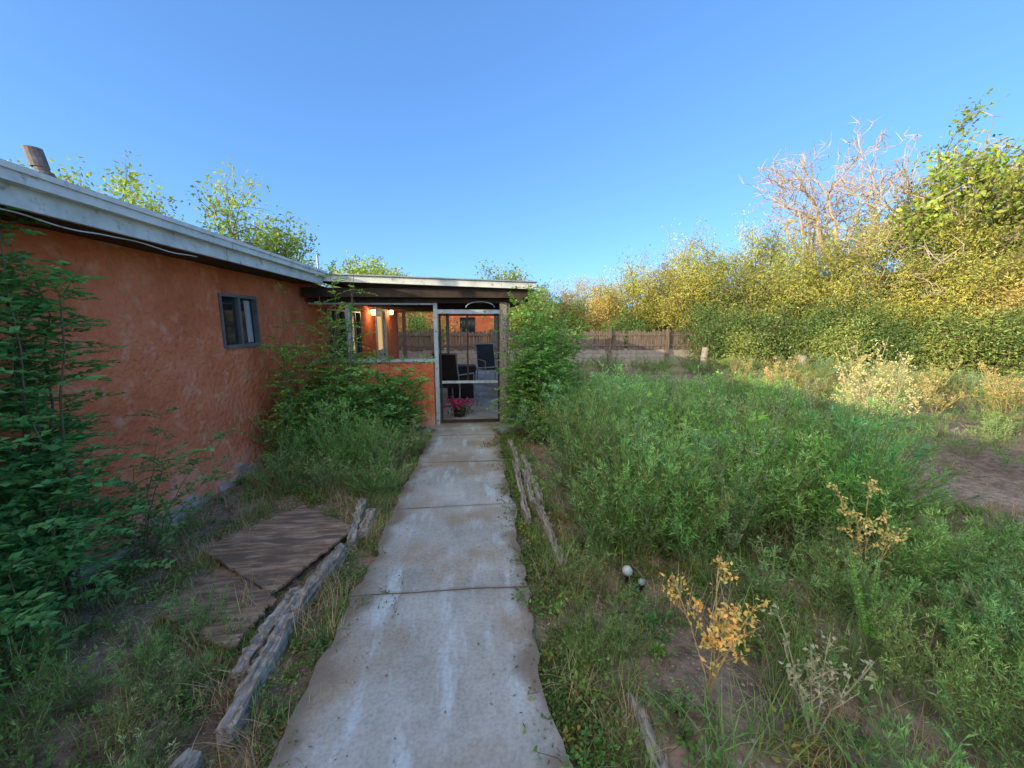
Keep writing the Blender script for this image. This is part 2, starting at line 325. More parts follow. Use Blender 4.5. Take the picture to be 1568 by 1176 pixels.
vx,vy=-3.82,4.1
m=MB();cyl(m,(vx,vy),.16,2.6,2.98,r2=.06);cyl(m,(vx,vy),.05,2.92,3.06,dx=-.03);cyl(m,(vx-.03,vy),.062,3.02,3.18,dx=-.035)
build(m,'roof_vent',VENTM,house)
m=MB();cyl(m,(-3.4,9.1),.02,2.5,3.1);build(m,'roof_pipe',METAL,house)
m=MB();cyl(m,(-3.3,6.2),.10,2.5,2.80);build(m,'roof_vent_small',VENTM,house)
# ------------------------------------------------------------------ porch
PY=6.2
m=MB();hexa(m,[(ex,5.88,2.255),(.86,5.93,2.17),(.86,13.4,2.17),(ex,13.4,2.255),(ex,5.88,2.30),(.86,5.93,2.215),(.86,13.4,2.215),(ex,13.4,2.30)]);build(m,'porch_roof',ROOFM,house)
m=MB();hexa(m,[(ex+.0,5.84,2.235),(.88,5.895,2.15),(.88,5.93,2.15),(ex,5.878,2.235),(ex,5.84,2.325),(.88,5.895,2.245),(.88,5.93,2.245),(ex,5.878,2.325)])
hexa(m,[(.862,5.94,2.14),(.89,5.94,2.14),(.89,13.4,2.14),(.862,13.4,2.14),(.862,5.94,2.235),(.89,5.94,2.235),(.89,13.4,2.235),(.862,13.4,2.235)])
build(m,'porch_fascia',WHITE,house)
m=MB();hexa(m,[(ex,5.80,2.326),(.90,5.86,2.246),(.90,5.96,2.246),(ex,5.90,2.326),(ex,5.80,2.342),(.90,5.86,2.262),(.90,5.96,2.262),(ex,5.90,2.342)]);build(m,'porch_drip_edge',METAL,house)
m=MB()
for k in range(13):
    y=6.0+k*.6;box(m,-2.5,.8,y,y+.04,2.03,2.16)
box(m,.6,.7,6.0,13.3,1.95,2.03);box(m,-2.5,.8,PY-.02,PY+.1,1.96,2.03)
build(m,'porch_rafters',DARKW,house)
m=MB();box(m,-2.53,.75,5.98,13.3,-.1,.045,C=(0,0,0));build(m,'porch_floor',CONC,house)
m=MB()
box(m,-1.965,-1.90,PY,PY+.06,1.10,1.96);box(m,-.66,-.60,PY-.01,PY+.07,.0,2.0)
box(m,-2.5,-.66,PY-.03,PY+.09,1.055,1.10)
box(m,-.60,.36,PY,PY+.05,1.80,1.86)
box(m,-2.5,-.66,PY,PY+.05,1.93,1.955)
box(m,-.56,.33,PY+.062,PY+.09,.70,.74)
build(m,'porch_screen_frame',BLUEG,house)
m=MB();box(m,.36,.47,PY-.03,PY+.09,-.02,1.97);box(m,.475,.52,PY-.01,PY+.05,-.02,1.97);
for y in (9.6,13.15): box(m,.58,.69,y,y+.1,0,2.0)
for x in (-2.4,-1.0): box(m,x,x+.1,13.1,13.2,0,2.05)
build(m,'porch_posts',GREYW,house)
m=MB();box(m,-2.5,-.68,PY,PY+.08,-.1,1.05);build(m,'porch_half_wall',STUC,house)
m=MB();box(m,.60,.67,6.4,13.1,.85,.90);box(m,-2.4,.6,13.12,13.18,.85,.9);box(m,.60,.67,6.4,13.1,.2,.25)
build(m,'porch_rails',GREYW,house)
m=MB();y0=PY+.06
box(m,-.59,-.56,y0,y0+.03,.06,1.795);box(m,.33,.355,y0,y0+.03,.06,1.795);box(m,-.56,.33,y0,y0+.03,1.765,1.795);box(m,-.56,.33,y0,y0+.03,.06,.10)
box(m,-.16,-.135,y0,y0+.02,.745,1.765)
build(m,'screen_door',DARKW,house)
m=MB();prev=None;A=[];B=[]
for k in range(15):
    a=math.pi*(k/14);p=(.06+.22*math.cos(a),PY-.03,1.89+.09*math.sin(a))
    if prev:A.append(prev);B.append(p)
    prev=p
tubes(m,A,B,.008,.008,(1,1,1),k=6,m=0);build(m,'porch_arch_trim',BLUEG,house)
for q,(y,z) in enumerate(((9.75,1.92),(11.75,1.97))):
    e=empty('wall_lamp');m=MB();cyl(m,(WX+.1,y),.045,z-.07,z+.05,k=12,r2=.05);build(m,'bulb_globe',BULB,e)
    m=MB();box(m,WX+.01,WX+.1,y-.02,y+.02,z+.055,z+.08);cyl(m,(WX+.1,y),.06,z+.052,z+.075,k=12);build(m,'bracket',BLACK,e)
    l=bpy.data.lights.new('lamp_light','POINT');l.energy=5;l.color=(1,.66,.35);l.shadow_soft_size=.05;o=bpy.data.objects.new('lamp_light',l);o.location=(WX+.28,y,z-.05);COL.objects.link(o);o.parent=e
def patio_chair(x,y,rot=0):
    e=empty('patio_chair',(x,y,.045));e.rotation_euler[2]=rot
    m=MB()
    for sx in(-.26,.26):
        for sy in(-.25,.25): tubes(m,[(sx,sy*1.1,0)],[(sx,sy,.42)],.014,.014,(1,1,1),k=8,m=0)
        tubes(m,[(sx,.25,.42),(sx,-.25,.64),(sx,-.25,.42)],[(sx,.36,1.05),(sx,.3,.66),(sx,-.25,.64)],.014,.014,(1,1,1),k=8,m=0)
    tubes(m,[(-.26,.36,1.05)],[(.26,.36,1.05)],.014,.014,(1,1,1),k=8,m=0);build(m,'frame',METAL,e)
    m=MB();hexa(m,[(-.25,-.26,.41),(.25,-.26,.41),(.25,.25,.39),(-.25,.25,.39),(-.25,-.26,.43),(.25,-.26,.43),(.25,.25,.41),(-.25,.25,.41)])
    hexa(m,[(-.25,.24,.43),(.25,.24,.43),(.25,.26,.43),(-.25,.26,.43),(-.25,.345,1.04),(.25,.345,1.04),(.25,.365,1.04),(-.25,.365,1.04)]);build(m,'sling',BLACK,e)
patio_chair(-.42,7.6,2.6);patio_chair(.35,10.4,.4)
e=empty('storage_bin',(-.35,8.6,.045));m=MB();hexa(m,[(-.28,-.2,0),(.28,-.2,0),(.28,.2,0),(-.28,.2,0),(-.32,-.23,.62),(.32,-.23,.62),(.32,.23,.62),(-.32,.23,.62)]);build(m,'tub',BLACK,e)
m=MB();hexa(m,[(-.34,-.25,.625),(.34,-.25,.625),(.34,.25,.625),(-.34,.25,.625),(-.3,-.21,.70),(.3,-.21,.70),(.3,.21,.70),(-.3,.21,.70)]);build(m,'lid',BLACK,e)
e=empty('potted_pink_flowers',(-.32,6.75,.045));m=MB();cyl(m,(0,0),.09,0,.15,k=16,r2=.12);build(m,'pot',BLACK,e)
m=MB();P=rng.normal(0,1,(120,3))*[.14,.1,.05]+[0,0,.22];leaves(m,P,rnd(120)+[0,0,.6],.06,.04,np.array([.7,.06,.25])*rng.uniform(.6,1.3,(120,1)))
P=rng.normal(0,1,(120,3))*[.12,.09,.05]+[0,0,.16];leaves(m,P,rnd(120)+[0,0,.3],.07,.03,np.array([.07,.18,.04])*rng.uniform(.6,1.3,(120,1)));build(m,'flowers',LEAF,e)
# ------------------------------------------------------------------ neighbour building
nb=empty('neighbour_building');m=MB();box(m,-6,3.2,24,30,-.1,2.45);build(m,'walls',STUC,nb)
m=MB();box(m,-6.4,3.6,23.5,30.4,2.50,2.68);build(m,'roof_fascia',WHITE,nb)
m=MB();box(m,-6.2,3.4,23.7,30.2,2.45,2.50);build(m,'roof_deck',DARKW,nb)
for x in(-4,-1,1.5):
    m=MB();box(m,x,x+.9,23.96,23.995,1.1,2.0);build(m,'window',GLASS,nb)
# ------------------------------------------------------------------ fence
def fence(x0,x1,y0,y1,h=1.36):
    e=empty('wood_and_block_fence');L_=math.hypot(x1-x0,y1-y0);ux,uy=(x1-x0)/L_,(y1-y0)/L_
    def P(s,o,z): return (x0+ux*s-uy*o,y0+uy*s+ux*o,z)
    def bx(m,s0,s1,o0,o1,z0,z1a,z1b=None):
        z1b=z1a if z1b is None else z1b
        hexa(m,[P(s0,o0,z0),P(s1,o0,z0),P(s1,o1,z0),P(s0,o1,z0),P(s0,o0,z1a),P(s1,o0,z1b),P(s1,o1,z1b),P(s0,o1,z1a)])
    m=MB();s=0
    while s<L_:
        bx(m,s,min(s+.39,L_),0,.15,-.1,.22);bx(m,s+.2,min(s+.59,L_+.2),.003,.147,.23,.42);bx(m,s,min(s+.39,L_),0,.15,.43,.62);s+=.4
    build(m,'block_base',CMU,e)
    m=MB();s=0
    while s<L_:
        w=rng.uniform(.10,.16)
        if rng.uniform()>.05: bx(m,s,s+w-.014,-.03+rng.uniform(-.006,.006),-.008,.60+rng.uniform(-.04,.02),h+rng.uniform(-.12,.07),h+rng.uniform(-.12,.07))
        s+=w
    bx(m,0,L_,-.06,-.034,.72,.80);bx(m,0,L_,-.06,-.034,1.15,1.23)
    s=0
    while s<L_: bx(m,s,s+.1,-.16,-.062,-.1,h+.08);s+=2.4
    build(m,'boards',FENCEW,e)
fence(-9,9.3,16.6,15.6);fence(9.3,13.5,15.6,14.3,1.0)
# ------------------------------------------------------------------ timbers & boards
def timber(name,pts,w,h,mat=GREYW):
    e=empty(name)
    for q,(a,b_) in enumerate(pts):
        a=np.array(a,float);b_=np.array(b_,float);d=nrm(b_-a);sd=np.array([-d[1],d[0],0]);n=22;m=MB()
        ring=[];k0=rng.uniform(.3,.9)
        for k in range(n+1):
            c=a+(b_-a)*(k+(rng.uniform(-.3,.3) if 0<k<n else 0))/n+rng.normal(0,.003,3)
            er=1-.35*(abs(2*k/n-1)**6)*k0
            ring.append([c-sd*w/2+[0,0,-.05],c+sd*w/2+[0,0,-.05],c+sd*(w/2+rng.uniform(-.016,.004))+[0,0,h*er*rng.uniform(.7,.95)],c+sd*w*.12+[0,0,h*er*rng.uniform(.8,1.03)],c-sd*w*.06+[0,0,h*er*rng.uniform(.6,1.03)],c-sd*(w/2+rng.uniform(-.016,.004))+[0,0,h*er*rng.uniform(.65,.95)]])
        Vv=np.array(ring).reshape(-1,3);F=[]
        for k in range(n):
            for i in range(6): F.append([k*6+i,(k+1)*6+i,(k+1)*6+(i+1)%6,k*6+(i+1)%6])
        F+=[[0,1,2,5],[2,3,4,5],[n*6+5,n*6+2,n*6+1,n*6],[n*6+5,n*6+4,n*6+3,n*6+2]]
        m.add(Vv,F,(1,1,1));build(m,'timber_%d'%(q+1),mat,e)
timber('timber_edging',[((-1.10,.2,.0),(-1.09,1.36,.0)),((-1.02,1.42,.0),(-1.05,2.05,.01)),((-1.07,2.03,.0),(-.99,2.72,.01)),((-1.13,1.7,.0),(-1.11,2.3,-.01)),((-.95,2.78,.01),(-1.06,3.5,.0)),((-.9,2.9,0),(-.93,3.3,0))],.075,.09)
timber('timber_edging',[((.62,.6,-.04),(.66,1.45,-.02)),((.56,2.4,-.02),(.52,3.3,0)),((.49,3.32,0),(.50,4.1,0)),((.46,4.15,0),(.43,5.2,0)),((.40,3.0,0),(.42,4.4,-.01)),((.56,3.3,0),(.54,4.6,-.01))],.065,.09)
RUST=noisemat('rotten_plywood',[(.3,(.13,.085,.055)),(.45,(.25,.165,.11)),(.55,(.33,.235,.165)),(.7,(.47,.37,.28))],scale=2.6,stretch=(2,11,1),bump=1,bscale=7,extra=(1.6,.52,.60,(.16,.12,.09)))
def sheet(name,c,z,mat,thick=.015,sag=.02,jag=.006,tilt=(0,0),drop=()):
    c=np.array(c,float);n=24;u,v=np.meshgrid(np.linspace(0,1,n),np.linspace(0,1,n),indexing='ij')
    P=(c[0][None,None]*((1-u)*(1-v))[...,None]+c[1]*(u*(1-v))[...,None]+c[2]*(u*v)[...,None]+c[3]*((1-u)*v)[...,None])
    e_=(np.minimum(np.minimum(u,1-u),np.minimum(v,1-v))<.01)
    P=P+rng.normal(0,jag,P.shape)*e_[...,None]
    zz=z+sag*vn(P[...,0],P[...,1],2.5,5)+tilt[0]*(u-.5)+tilt[1]*(v-.5);T=np.concatenate([P,zz[...,None]],-1).reshape(-1,3);Bt=T.copy();Bt[:,2]-=thick
    F=[];
    for i in range(n-1):
        for j in range(n-1):
            if (i,j) in drop: continue
            q=[i*n+j,(i+1)*n+j,(i+1)*n+j+1,i*n+j+1];F.append(q);F.append([n*n+x for x in q[::-1]])
    bd=[i*n for i in range(n)]+[(n-1)*n+j for j in range(1,n)]+[i*n+n-1 for i in range(n-2,-1,-1)]+[j for j in range(n-2,0,-1)]
    if not drop:
        for k in range(len(bd)): a,b_=bd[k],bd[(k+1)%len(bd)];F.append([a,n*n+a,n*n+b_,b_])
    m=MB();m.add(np.concatenate([T,Bt]),F,(1,1,1));return build(m,name,mat)
sheet('rotten_plywood_sheet',[(-1.98,2.76),(-1.25,2.25),(-.97,2.95),(-1.5,3.32)],.075,RUST,.018,.008,.006,(-.03,.03))
sheet('rotten_plywood_sheet',[(-1.8,2.15),(-1.25,1.85),(-1.2,2.2),(-1.75,2.62)],.035,RUST,.014,.012,.010,(.02,0))
sheet('blue_tarp_scrap',[(2.9,8.4),(3.4,8.2),(3.5,8.7),(3.0,8.8)],.3,BLUEP,.004,.05,.02)
sheet('blue_tarp_scrap',[(2.0,5.9),(2.5,5.8),(2.5,6.1),(2.05,6.2)],.35,PALE,.004,.05,.02)
e=empty('blue_storage_tub',(1.15,7.6,.0));m=MB();hexa(m,[(-.22,-.16,0),(.22,-.16,0),(.22,.16,0),(-.22,.16,0),(-.26,-.2,.8),(.26,-.2,.8),(.26,.2,.8),(-.26,.2,.8)]);build(m,'tub',BLUEP,e)
m=MB();box(m,-.28,.28,-.22,.22,.805,.84);build(m,'lid',PALE,e)
def uvs(m_,c,r,k=16,n=10,cut=0):
    V=[];F=[]
    for i in range(n+1):
        t=math.pi*i/n
        for j in range(k):
            a=2*math.pi*j/k;V.append((c[0]+r*math.sin(t)*math.cos(a),c[1]+r*math.sin(t)*math.sin(a),c[2]+r*math.cos(t)))
    for i in range(cut,n):
        for j in range(k):F.append((i*k+j,(i+1)*k+j,(i+1)*k+(j+1)%k,i*k+(j+1)%k))
    m_.add(V,F,(1,1,1))
for (x,y,z,r) in((.93,2.2,.10,.034),(1.0,2.14,.06,.022)):
    e=empty('garden_globe_light',(x,y,0));m=MB();uvs(m,(0,0,z),r);build(m,'globe',GLOBE,e,True);m=MB();cyl(m,(0,0),.01,-.02,z-r*.9,k=8);cyl(m,(0,0),.02,z-r*1.1,z-r*.75,k=12);build(m,'stake',BLACK,e)
for (x,y,h) in((8.6,14.2,.75),(11.2,12.6,.55),(9.9,13.4,.4)):
    e=empty('wood_stump',(x,y,0));m=MB();cyl(m,(0,0),.13,-.1,h,k=12,r2=.11,dx=.04);build(m,'stump',CMU,e)
# ------------------------------------------------------------------ plants prototypes
def cvar(base,n,v=.3):
    c=np.array(base)*rng.uniform(1-v,1+v,(n,1));c[:,0]*=rng.uniform(.8,1.3,n);return c
STEMC=(.22,.28,.11)
def fluffy(h=.9,rad=.45,nst=24,nl=70,col=(.085,.17,.05),lw=.007,ll=.045,tipc=None):
    m=MB()
    for k in range(nst):
        a=rng.uniform(0,6.283);r=rad*math.sqrt(rng.uniform(0,1));hh=h*(1-.45*(r/rad)**1.6)*rng.uniform(.75,1.15)
        b=np.array([math.cos(a)*r*.25,math.sin(a)*r*.25,-.02]);tip=np.array([math.cos(a)*r*1.15,math.sin(a)*r*1.15,hh])
        t=np.linspace(0,1,5)[:,None];pts=b+(tip-b)*np.concatenate([t**1.4,t**1.4,t**.9],1);
        tubes(m,pts[:-1],pts[1:],.0035,.002,STEMC)
        nt=14;tt=rng.uniform(.15,.98,nt);bp=b+(tip-b)*np.stack([tt**1.4,tt**1.4,tt**.9],1)
        dd=nrm(rnd(nt)*[1,1,.3]+nrm(tip-b)*.9+[0,0,.3]);bl=(.22*(1.05-tt)+.05)*h;be=bp+dd*bl[:,None]
        leaves(m,bp,dd,bl,.004,STEMC,fold=0)
        which=rng.integers(0,nt,nl);f=rng.uniform(0,1.02,nl)[:,None]
        P=bp[which]+(be-bp)[which]*f;D=nrm(dd[which]*.9+rnd(nl)*.8)
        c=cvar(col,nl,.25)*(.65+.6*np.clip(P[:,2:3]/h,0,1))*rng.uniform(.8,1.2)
        if tipc is not None:
            tm=(rng.uniform(0,1,nl)<.35)&(P[:,2]>.6*h);c[tm]=np.array(tipc)*rng.uniform(.7,1.2,(tm.sum(),1))
        leaves(m,P,D,ll*rng.uniform(.6,1.3,nl),lw*rng.uniform(.8,1.4,nl),c)
    return m.bake()
def elm(h=2.,n=4,spread=.5,col=(.06,.14,.045),ll=.045,lw=.024,lean=(0,0),dens=1.,ntw=20,hmin=.6,twl=1.):
    m=MB()
    for k in range(n):
        a=rng.uniform(0,6.283);hh=h*rng.uniform(hmin,1.05) if k else h
        tip=np.array([math.cos(a)*spread*rng.uniform(.3,1)+lean[0],math.sin(a)*spread*rng.uniform(.3,1)+lean[1],hh])
        b=np.array([math.cos(a)*.05,math.sin(a)*.05,-.03]);ns=9;t=np.linspace(0,1,ns)
        wob=rng.normal(0,.015*h,(ns,3))*t[:,None]
        t1=t[:,None];pts=b+(tip-b)*np.concatenate([t1**1.6,t1**1.6,t1],1)+wob
        rr=.006*(1-t)+.002;tubes(m,pts[:-1],pts[1:],rr[:-1]*h/1.6,rr[1:]*h/1.6,(.22,.18,.11),k=5)
        for q in range(int(ntw*dens)):
            tq=rng.uniform(.12,1);i=min(int(tq*(ns-1)),ns-2);f=tq*(ns-1)-i;p0=pts[i]*(1-f)+pts[i+1]*f
            d=nrm(rnd(1)[0]*[1,1,.4]+[0,0,.35]);L_=(rng.uniform(.14,.42)*(1.15-.6*tq)*h/1.6+.05)*twl
            nn=5;u=np.linspace(0,1,nn)[:,None];tw=p0+d*L_*u+np.array([0,0,-.22*L_])*u**2
            tubes(m,tw[:-1],tw[1:],.0022,.0014,(.20,.22,.10))
            nl=max(6,int(L_/.015));s=np.linspace(.05,1,nl);P=np.stack([np.interp(s,u[:,0],tw[:,c]) for c in range(3)],1)
            side=nrm(np.cross(d,[0,0,1.]))*np.where(np.arange(nl)%2,1,-1)[:,None]
            D=nrm(side+d*.7+rng.normal(0,.25,(nl,3))+[0,0,-.1])
            leaves(m,P,D,ll*rng.uniform(.6,1.2,nl),lw*rng.uniform(.8,1.2,nl),cvar(col,nl,.3)*rng.uniform(.8,1.2),up=np.tile([[0,0,1.]],(nl,1)))
    return m.bake()
def tuft(h=.25,n=40,col=(.5,.42,.24),spread=.06,w=.004,bend=(.2,1.)):
    m=MB();P=rng.normal(0,spread,(n,3));P[:,2]=-.01
    blades(m,P,rng.uniform(0,6.283,n),h*rng.uniform(.4,1.1,n),w,cvar(col,n,.3),bend=rng.uniform(*bend,n));return m.bake()
def creeper(r=.18,n=130,col=(.07,.15,.04),ll=.022,lw=.014,h=.07):
    m=MB();ns=12;a=rng.uniform(0,6.283,ns);L_=r*rng.uniform(.4,1.1,ns)
    E=np.stack([np.cos(a)*L_,np.sin(a)*L_,rng.uniform(.2,1,ns)*h],1);Mi=E*.5+[0,0,h*.4]
    z=np.zeros((ns,3));tubes(m,z,Mi,.002,.0015,(.2,.14,.08));tubes(m,Mi,E,.0015,.001,(.2,.14,.08))
    w=rng.integers(0,ns,n);f=rng.uniform(0,1,n)[:,None];P=np.where(f<.5,Mi[w]*2*f,Mi[w]+(E-Mi)[w]*(2*f-1))+rng.normal(0,.012,(n,3))
    P[:,2]=np.abs(P[:,2]);D=nrm(rnd(n)+[0,0,.5]);leaves(m,P,D,ll*rng.uniform(.6,1.4,n),lw,cvar(col,n,.35));return m.bake()
def stalks(h=.8,n=5,col=(.5,.38,.16),nl=90,leafc=(.55,.42,.12),rad=.25,ls=.022,nt=10,br=.22,low=.4,jit=.008):
    m=MB()
    for k in range(n):
        a=rng.uniform(0,6.283);tip=np.array([math.cos(a)*rad*rng.uniform(.2,1),math.sin(a)*rad*rng.uniform(.2,1),h*rng.uniform(.6,1.05)])
        t=np.linspace(0,1,6)[:,None];pts=tip*np.concatenate([t**1.3,t**1.3,t],1)+rng.normal(0,.008,(6,3))*t;tubes(m,pts[:-1],pts[1:],.004,.002,col,k=4)
        tt=rng.uniform(low,1,nt);bp=tip*np.stack([tt**1.3,tt**1.3,tt],1);dd=nrm(rnd(nt)*[1,1,.4]+[0,0,.7]);be=bp+dd*(h*br*(1.2-tt))[:,None]
        tubes(m,bp,be,.002,.0012,col)
        w=rng.integers(0,nt,nl);f=rng.beta(3.5,.8,nl)[:,None];P=bp[w]+(be-bp)[w]*f+rng.normal(0,jit,(nl,3));leaves(m,P,nrm(rnd(nl)+[0,0,.4]),ls*rng.uniform(.5,1.3,nl),ls*.6,cvar(leafc,nl,.3))
    return m.bake()
def spire(h=1.2,col=(.13,.18,.09),nl=260):
    m=MB();n=4
    for k in range(n):
        a=rng.uniform(0,6.283);tip=np.array([math.cos(a)*.22,math.sin(a)*.22,h*rng.uniform(.6,1.05)]);t=np.linspace(0,1,6)[:,None];pts=tip*np.concatenate([t**1.2,t**1.2,t],1)
        tubes(m,pts[:-1],pts[1:],.005,.002,(.2,.2,.1),k=4);s=rng.uniform(.2,1,nl);P=tip*np.stack([s**1.2,s**1.2,s],1)
        leaves(m,P,nrm(rnd(nl)*[1,1,.3]+[0,0,.6]),.04*(1.25-s)+.012,.009,cvar(col,nl,.3))
    return m.bake()
G1=(.23,.43,.13);G2=(.22,.41,.17);G3=(.31,.48,.13);G4=(.27,.39,.19)
FL=[fluffy(col=G1),fluffy(h=.85,rad=.5,col=G2),fluffy(h=1,rad=.4,col=G3),fluffy(h=.8,rad=.5,col=G4),fluffy(h=.9,rad=.45,col=G1,ll=.06)]
FLS=[fluffy(h=.5,rad=.35,nst=12,nl=48,col=(.25,.38,.15)),fluffy(h=.45,rad=.3,nst=12,nl=45,col=(.29,.35,.16),tipc=(.5,.45,.25)),fluffy(h=.55,rad=.3,nst=11,nl=50,col=(.20,.38,.12))]
FYEL=[fluffy(h=.6,rad=.35,nst=14,nl=55,col=(.42,.40,.14),tipc=(.7,.6,.28)),stalks(h=.8,n=8,rad=.3,leafc=(.6,.52,.24))]
DRY=[tuft(.28,45),tuft(.22,40,(.45,.37,.22)),tuft(.32,30,(.55,.46,.28),bend=(.1,.5))]
GRS=[tuft(.22,50,(.20,.36,.10),w=.005),tuft(.28,45,(.24,.38,.11),w=.005,bend=(.1,.6)),tuft(.16,50,(.3,.36,.14))]
CRP=[creeper(col=(.14,.29,.08)),creeper(.22,170,(.18,.31,.09)),creeper(.15,110,(.14,.28,.09)),creeper(.2,120,(.26,.29,.09),h=.05)]
def place(x,y,dz=0): x=np.asarray(x,float);y=np.asarray(y,float);return np.stack([x,y,gh(x,y)+dz],1)
def region(n,x0,x1,y0,y1,keep=None):
    x=rng.uniform(x0,x1,n);y=rng.uniform(y0,y1,n)
    if keep is not None: k=keep(x,y);x,y=x[k],y[k]
    return x,y
m=MB()
def k1(x,y): 
    dirt=((x-1.15)/.55)**2+((y-1.8)/.33)**2<1
    dirt|=((x-4.7)/1.2)**2+((y-2.7)/.9)**2<1
    dirt|=((x-7.2)/2.6)**2+((y-8.6)/1.5)**2<1
    dirt|=((x-4.6)/1.8)**2+((y-10.6)/1.0)**2<1
    return (~dirt)&(x>.75+.2*np.sin(y*2))
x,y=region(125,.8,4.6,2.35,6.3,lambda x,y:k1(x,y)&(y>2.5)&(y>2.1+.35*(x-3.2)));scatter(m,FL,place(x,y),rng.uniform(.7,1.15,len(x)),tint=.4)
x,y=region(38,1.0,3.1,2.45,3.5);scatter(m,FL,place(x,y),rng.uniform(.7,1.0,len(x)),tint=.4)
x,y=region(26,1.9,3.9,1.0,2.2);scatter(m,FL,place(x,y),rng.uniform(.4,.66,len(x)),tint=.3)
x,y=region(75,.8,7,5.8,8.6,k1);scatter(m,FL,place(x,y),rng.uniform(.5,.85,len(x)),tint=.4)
build(m,'tall_green_weeds',[LEAF,BARK])
m=MB()
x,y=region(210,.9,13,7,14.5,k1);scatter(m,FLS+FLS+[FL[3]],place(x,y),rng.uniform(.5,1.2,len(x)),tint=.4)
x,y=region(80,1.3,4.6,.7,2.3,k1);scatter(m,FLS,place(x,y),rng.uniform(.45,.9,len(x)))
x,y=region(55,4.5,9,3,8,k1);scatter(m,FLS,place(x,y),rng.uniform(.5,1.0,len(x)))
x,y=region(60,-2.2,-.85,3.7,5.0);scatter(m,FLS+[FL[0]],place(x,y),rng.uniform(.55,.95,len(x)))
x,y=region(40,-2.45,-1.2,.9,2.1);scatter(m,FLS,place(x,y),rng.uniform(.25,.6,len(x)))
yy=rng.uniform(1.0,2.4,16);scatter(m,FLS,place(rng.uniform(.5,.85,16),yy),rng.uniform(.3,.55,16))
build(m,'low_weeds',[LEAF,BARK])
m=MB()
x,y=region(26,5.6,10,4.6,8.5);scatter(m,FYEL,place(x,y),rng.uniform(.7,1.5,len(x)))
x,y=region(40,7.5,13,7.5,13);scatter(m,FYEL,place(x,y),rng.uniform(.4,.9,len(x)))
build(m,'sunlit_yellow_weeds',[LEAF,BARK])
m=MB()
x,y=region(260,-2.45,-.85,.6,4.2,lambda x,y:~((x>-1.85)&(x<-1.05)&(y>2.3)&(y<3.1)));scatter(m,DRY+GRS[:1]+[GRS[2]],place(x,y),rng.uniform(.4,.9,len(x)))
for (p,q) in (((-1.98,2.76),(-1.25,2.25)),((-1.98,2.76),(-1.5,3.32)),((-1.8,2.15),(-1.25,1.8))):
    t=rng.uniform(0,1,14);scatter(m,DRY+[GRS[0]],place(p[0]+(q[0]-p[0])*t,p[1]+(q[1]-p[1])*t),rng.uniform(.35,.75,14))
x,y=region(200,.75,5,.7,3);scatter(m,DRY+GRS*2,place(x,y),rng.uniform(.4,1.1,len(x)))
x,y=region(300,3,14,5,15);scatter(m,DRY+GRS,place(x,y),rng.uniform(.6,1.3,len(x)))
yy=rng.uniform(.8,5.8,80);scatter(m,DRY+GRS,place(rng.normal(-.86,.06,80),yy),rng.uniform(.3,.8,80))
yy=rng.uniform(.8,5.8,110);scatter(m,GRS+DRY[:1],place(rng.normal(.52,.1,110),yy),rng.uniform(.35,.95,110))
build(m,'grass_tufts',[LEAF,BARK])
m=MB()
yy=rng.uniform(.8,5.6,120);scatter(m,CRP,place(rng.normal(-.86,.09,120),yy,.01),rng.uniform(.4,1.0,120))
yy=rng.uniform(.8,5.6,200);scatter(m,CRP,place(rng.normal(.42,.10,200),yy,.01),rng.uniform(.5,1.2,200))
x,y=region(170,-2.4,-.9,.8,4,lambda x,y:~((x>-1.8)&(x<-1.1)&(y>2.4)&(y<3.1)));scatter(m,CRP,place(x,y),rng.uniform(.4,1.1,len(x)))
x,y=region(200,.5,4.5,.8,3.2);scatter(m,CRP,place(x,y),rng.uniform(.5,1.5,len(x)))
build(m,'creeping_weeds',[LEAF,BARK])
m=MB()
n=9000;x=np.concatenate([rng.uniform(-2.45,-.75,n//2),rng.uniform(.35,6,n//2)]);y=rng.uniform(.4,6,n);P=place(x,y,.008)
leaves(m,P,nrm(rnd(n)*[1,1,.25]),rng.uniform(.008,.035,n),rng.uniform(.004,.014,n),cvar((.36,.28,.19),n,.6))
tubes(m,P[::6],P[::6]+rnd(1500)*[.08,.08,.01],.0018,.001,(.34,.29,.22));build(m,'leaf_litter',[LEAF,BARK])
m=MB();n=360;x=rng.uniform(-.72,.28,n);x=np.sign(x+.22)*np.abs(x+.22)**.5*.72-.22;y=rng.uniform(.8,6.1,n);P=np.stack([x,y,np.full(n,.038)],1)
leaves(m,P,nrm(rnd(n)*[1,1,.1]),rng.uniform(.006,.024,n),rng.uniform(.004,.01,n),cvar((.3,.23,.14),n,.6),up=np.tile([[0,0,1.]],(n,1)));build(m,'fallen_leaves',[LEAF,BARK])
m=MB();n=900;x=np.concatenate([rng.uniform(-2.4,-.8,n//2),rng.uniform(.4,5,n//2)]);y=rng.uniform(.5,5,n)
for p in place(x,y):
    r=rng.uniform(.005,.018);q=rng.uniform(.6,1.2,(8,1));Vv=np.array([(-1,-1,-.5),(1,-1,-.5),(1,1,-.5),(-1,1,-.5),(-.7,-.7,.6),(.7,-.7,.6),(.7,.7,.6),(-.7,.7,.6)])*q*r+p
    m.add(Vv,BF,np.array([.42,.37,.32])*rng.uniform(.5,1.3))
build(m,'gravel',BARK)
def sap(name,x,y,*a,**k):
    m=MB();V,F,C,M=elm(*a,**k);m.V=[V+np.array([x,y,float(gh(x,y))])];m.F=[F];m.C=[C];m.M=[M];m.n=len(V);build(m,name,[LEAF,BARK])
DG=(.15,.37,.12);LG=(.26,.48,.10)
sap('elm_sapling',-2.3,2.2,h=2.1,n=7,spread=.2,lean=(.08,.0),col=DG,dens=2.2,ll=.055,lw=.03,hmin=.85,twl=.72)
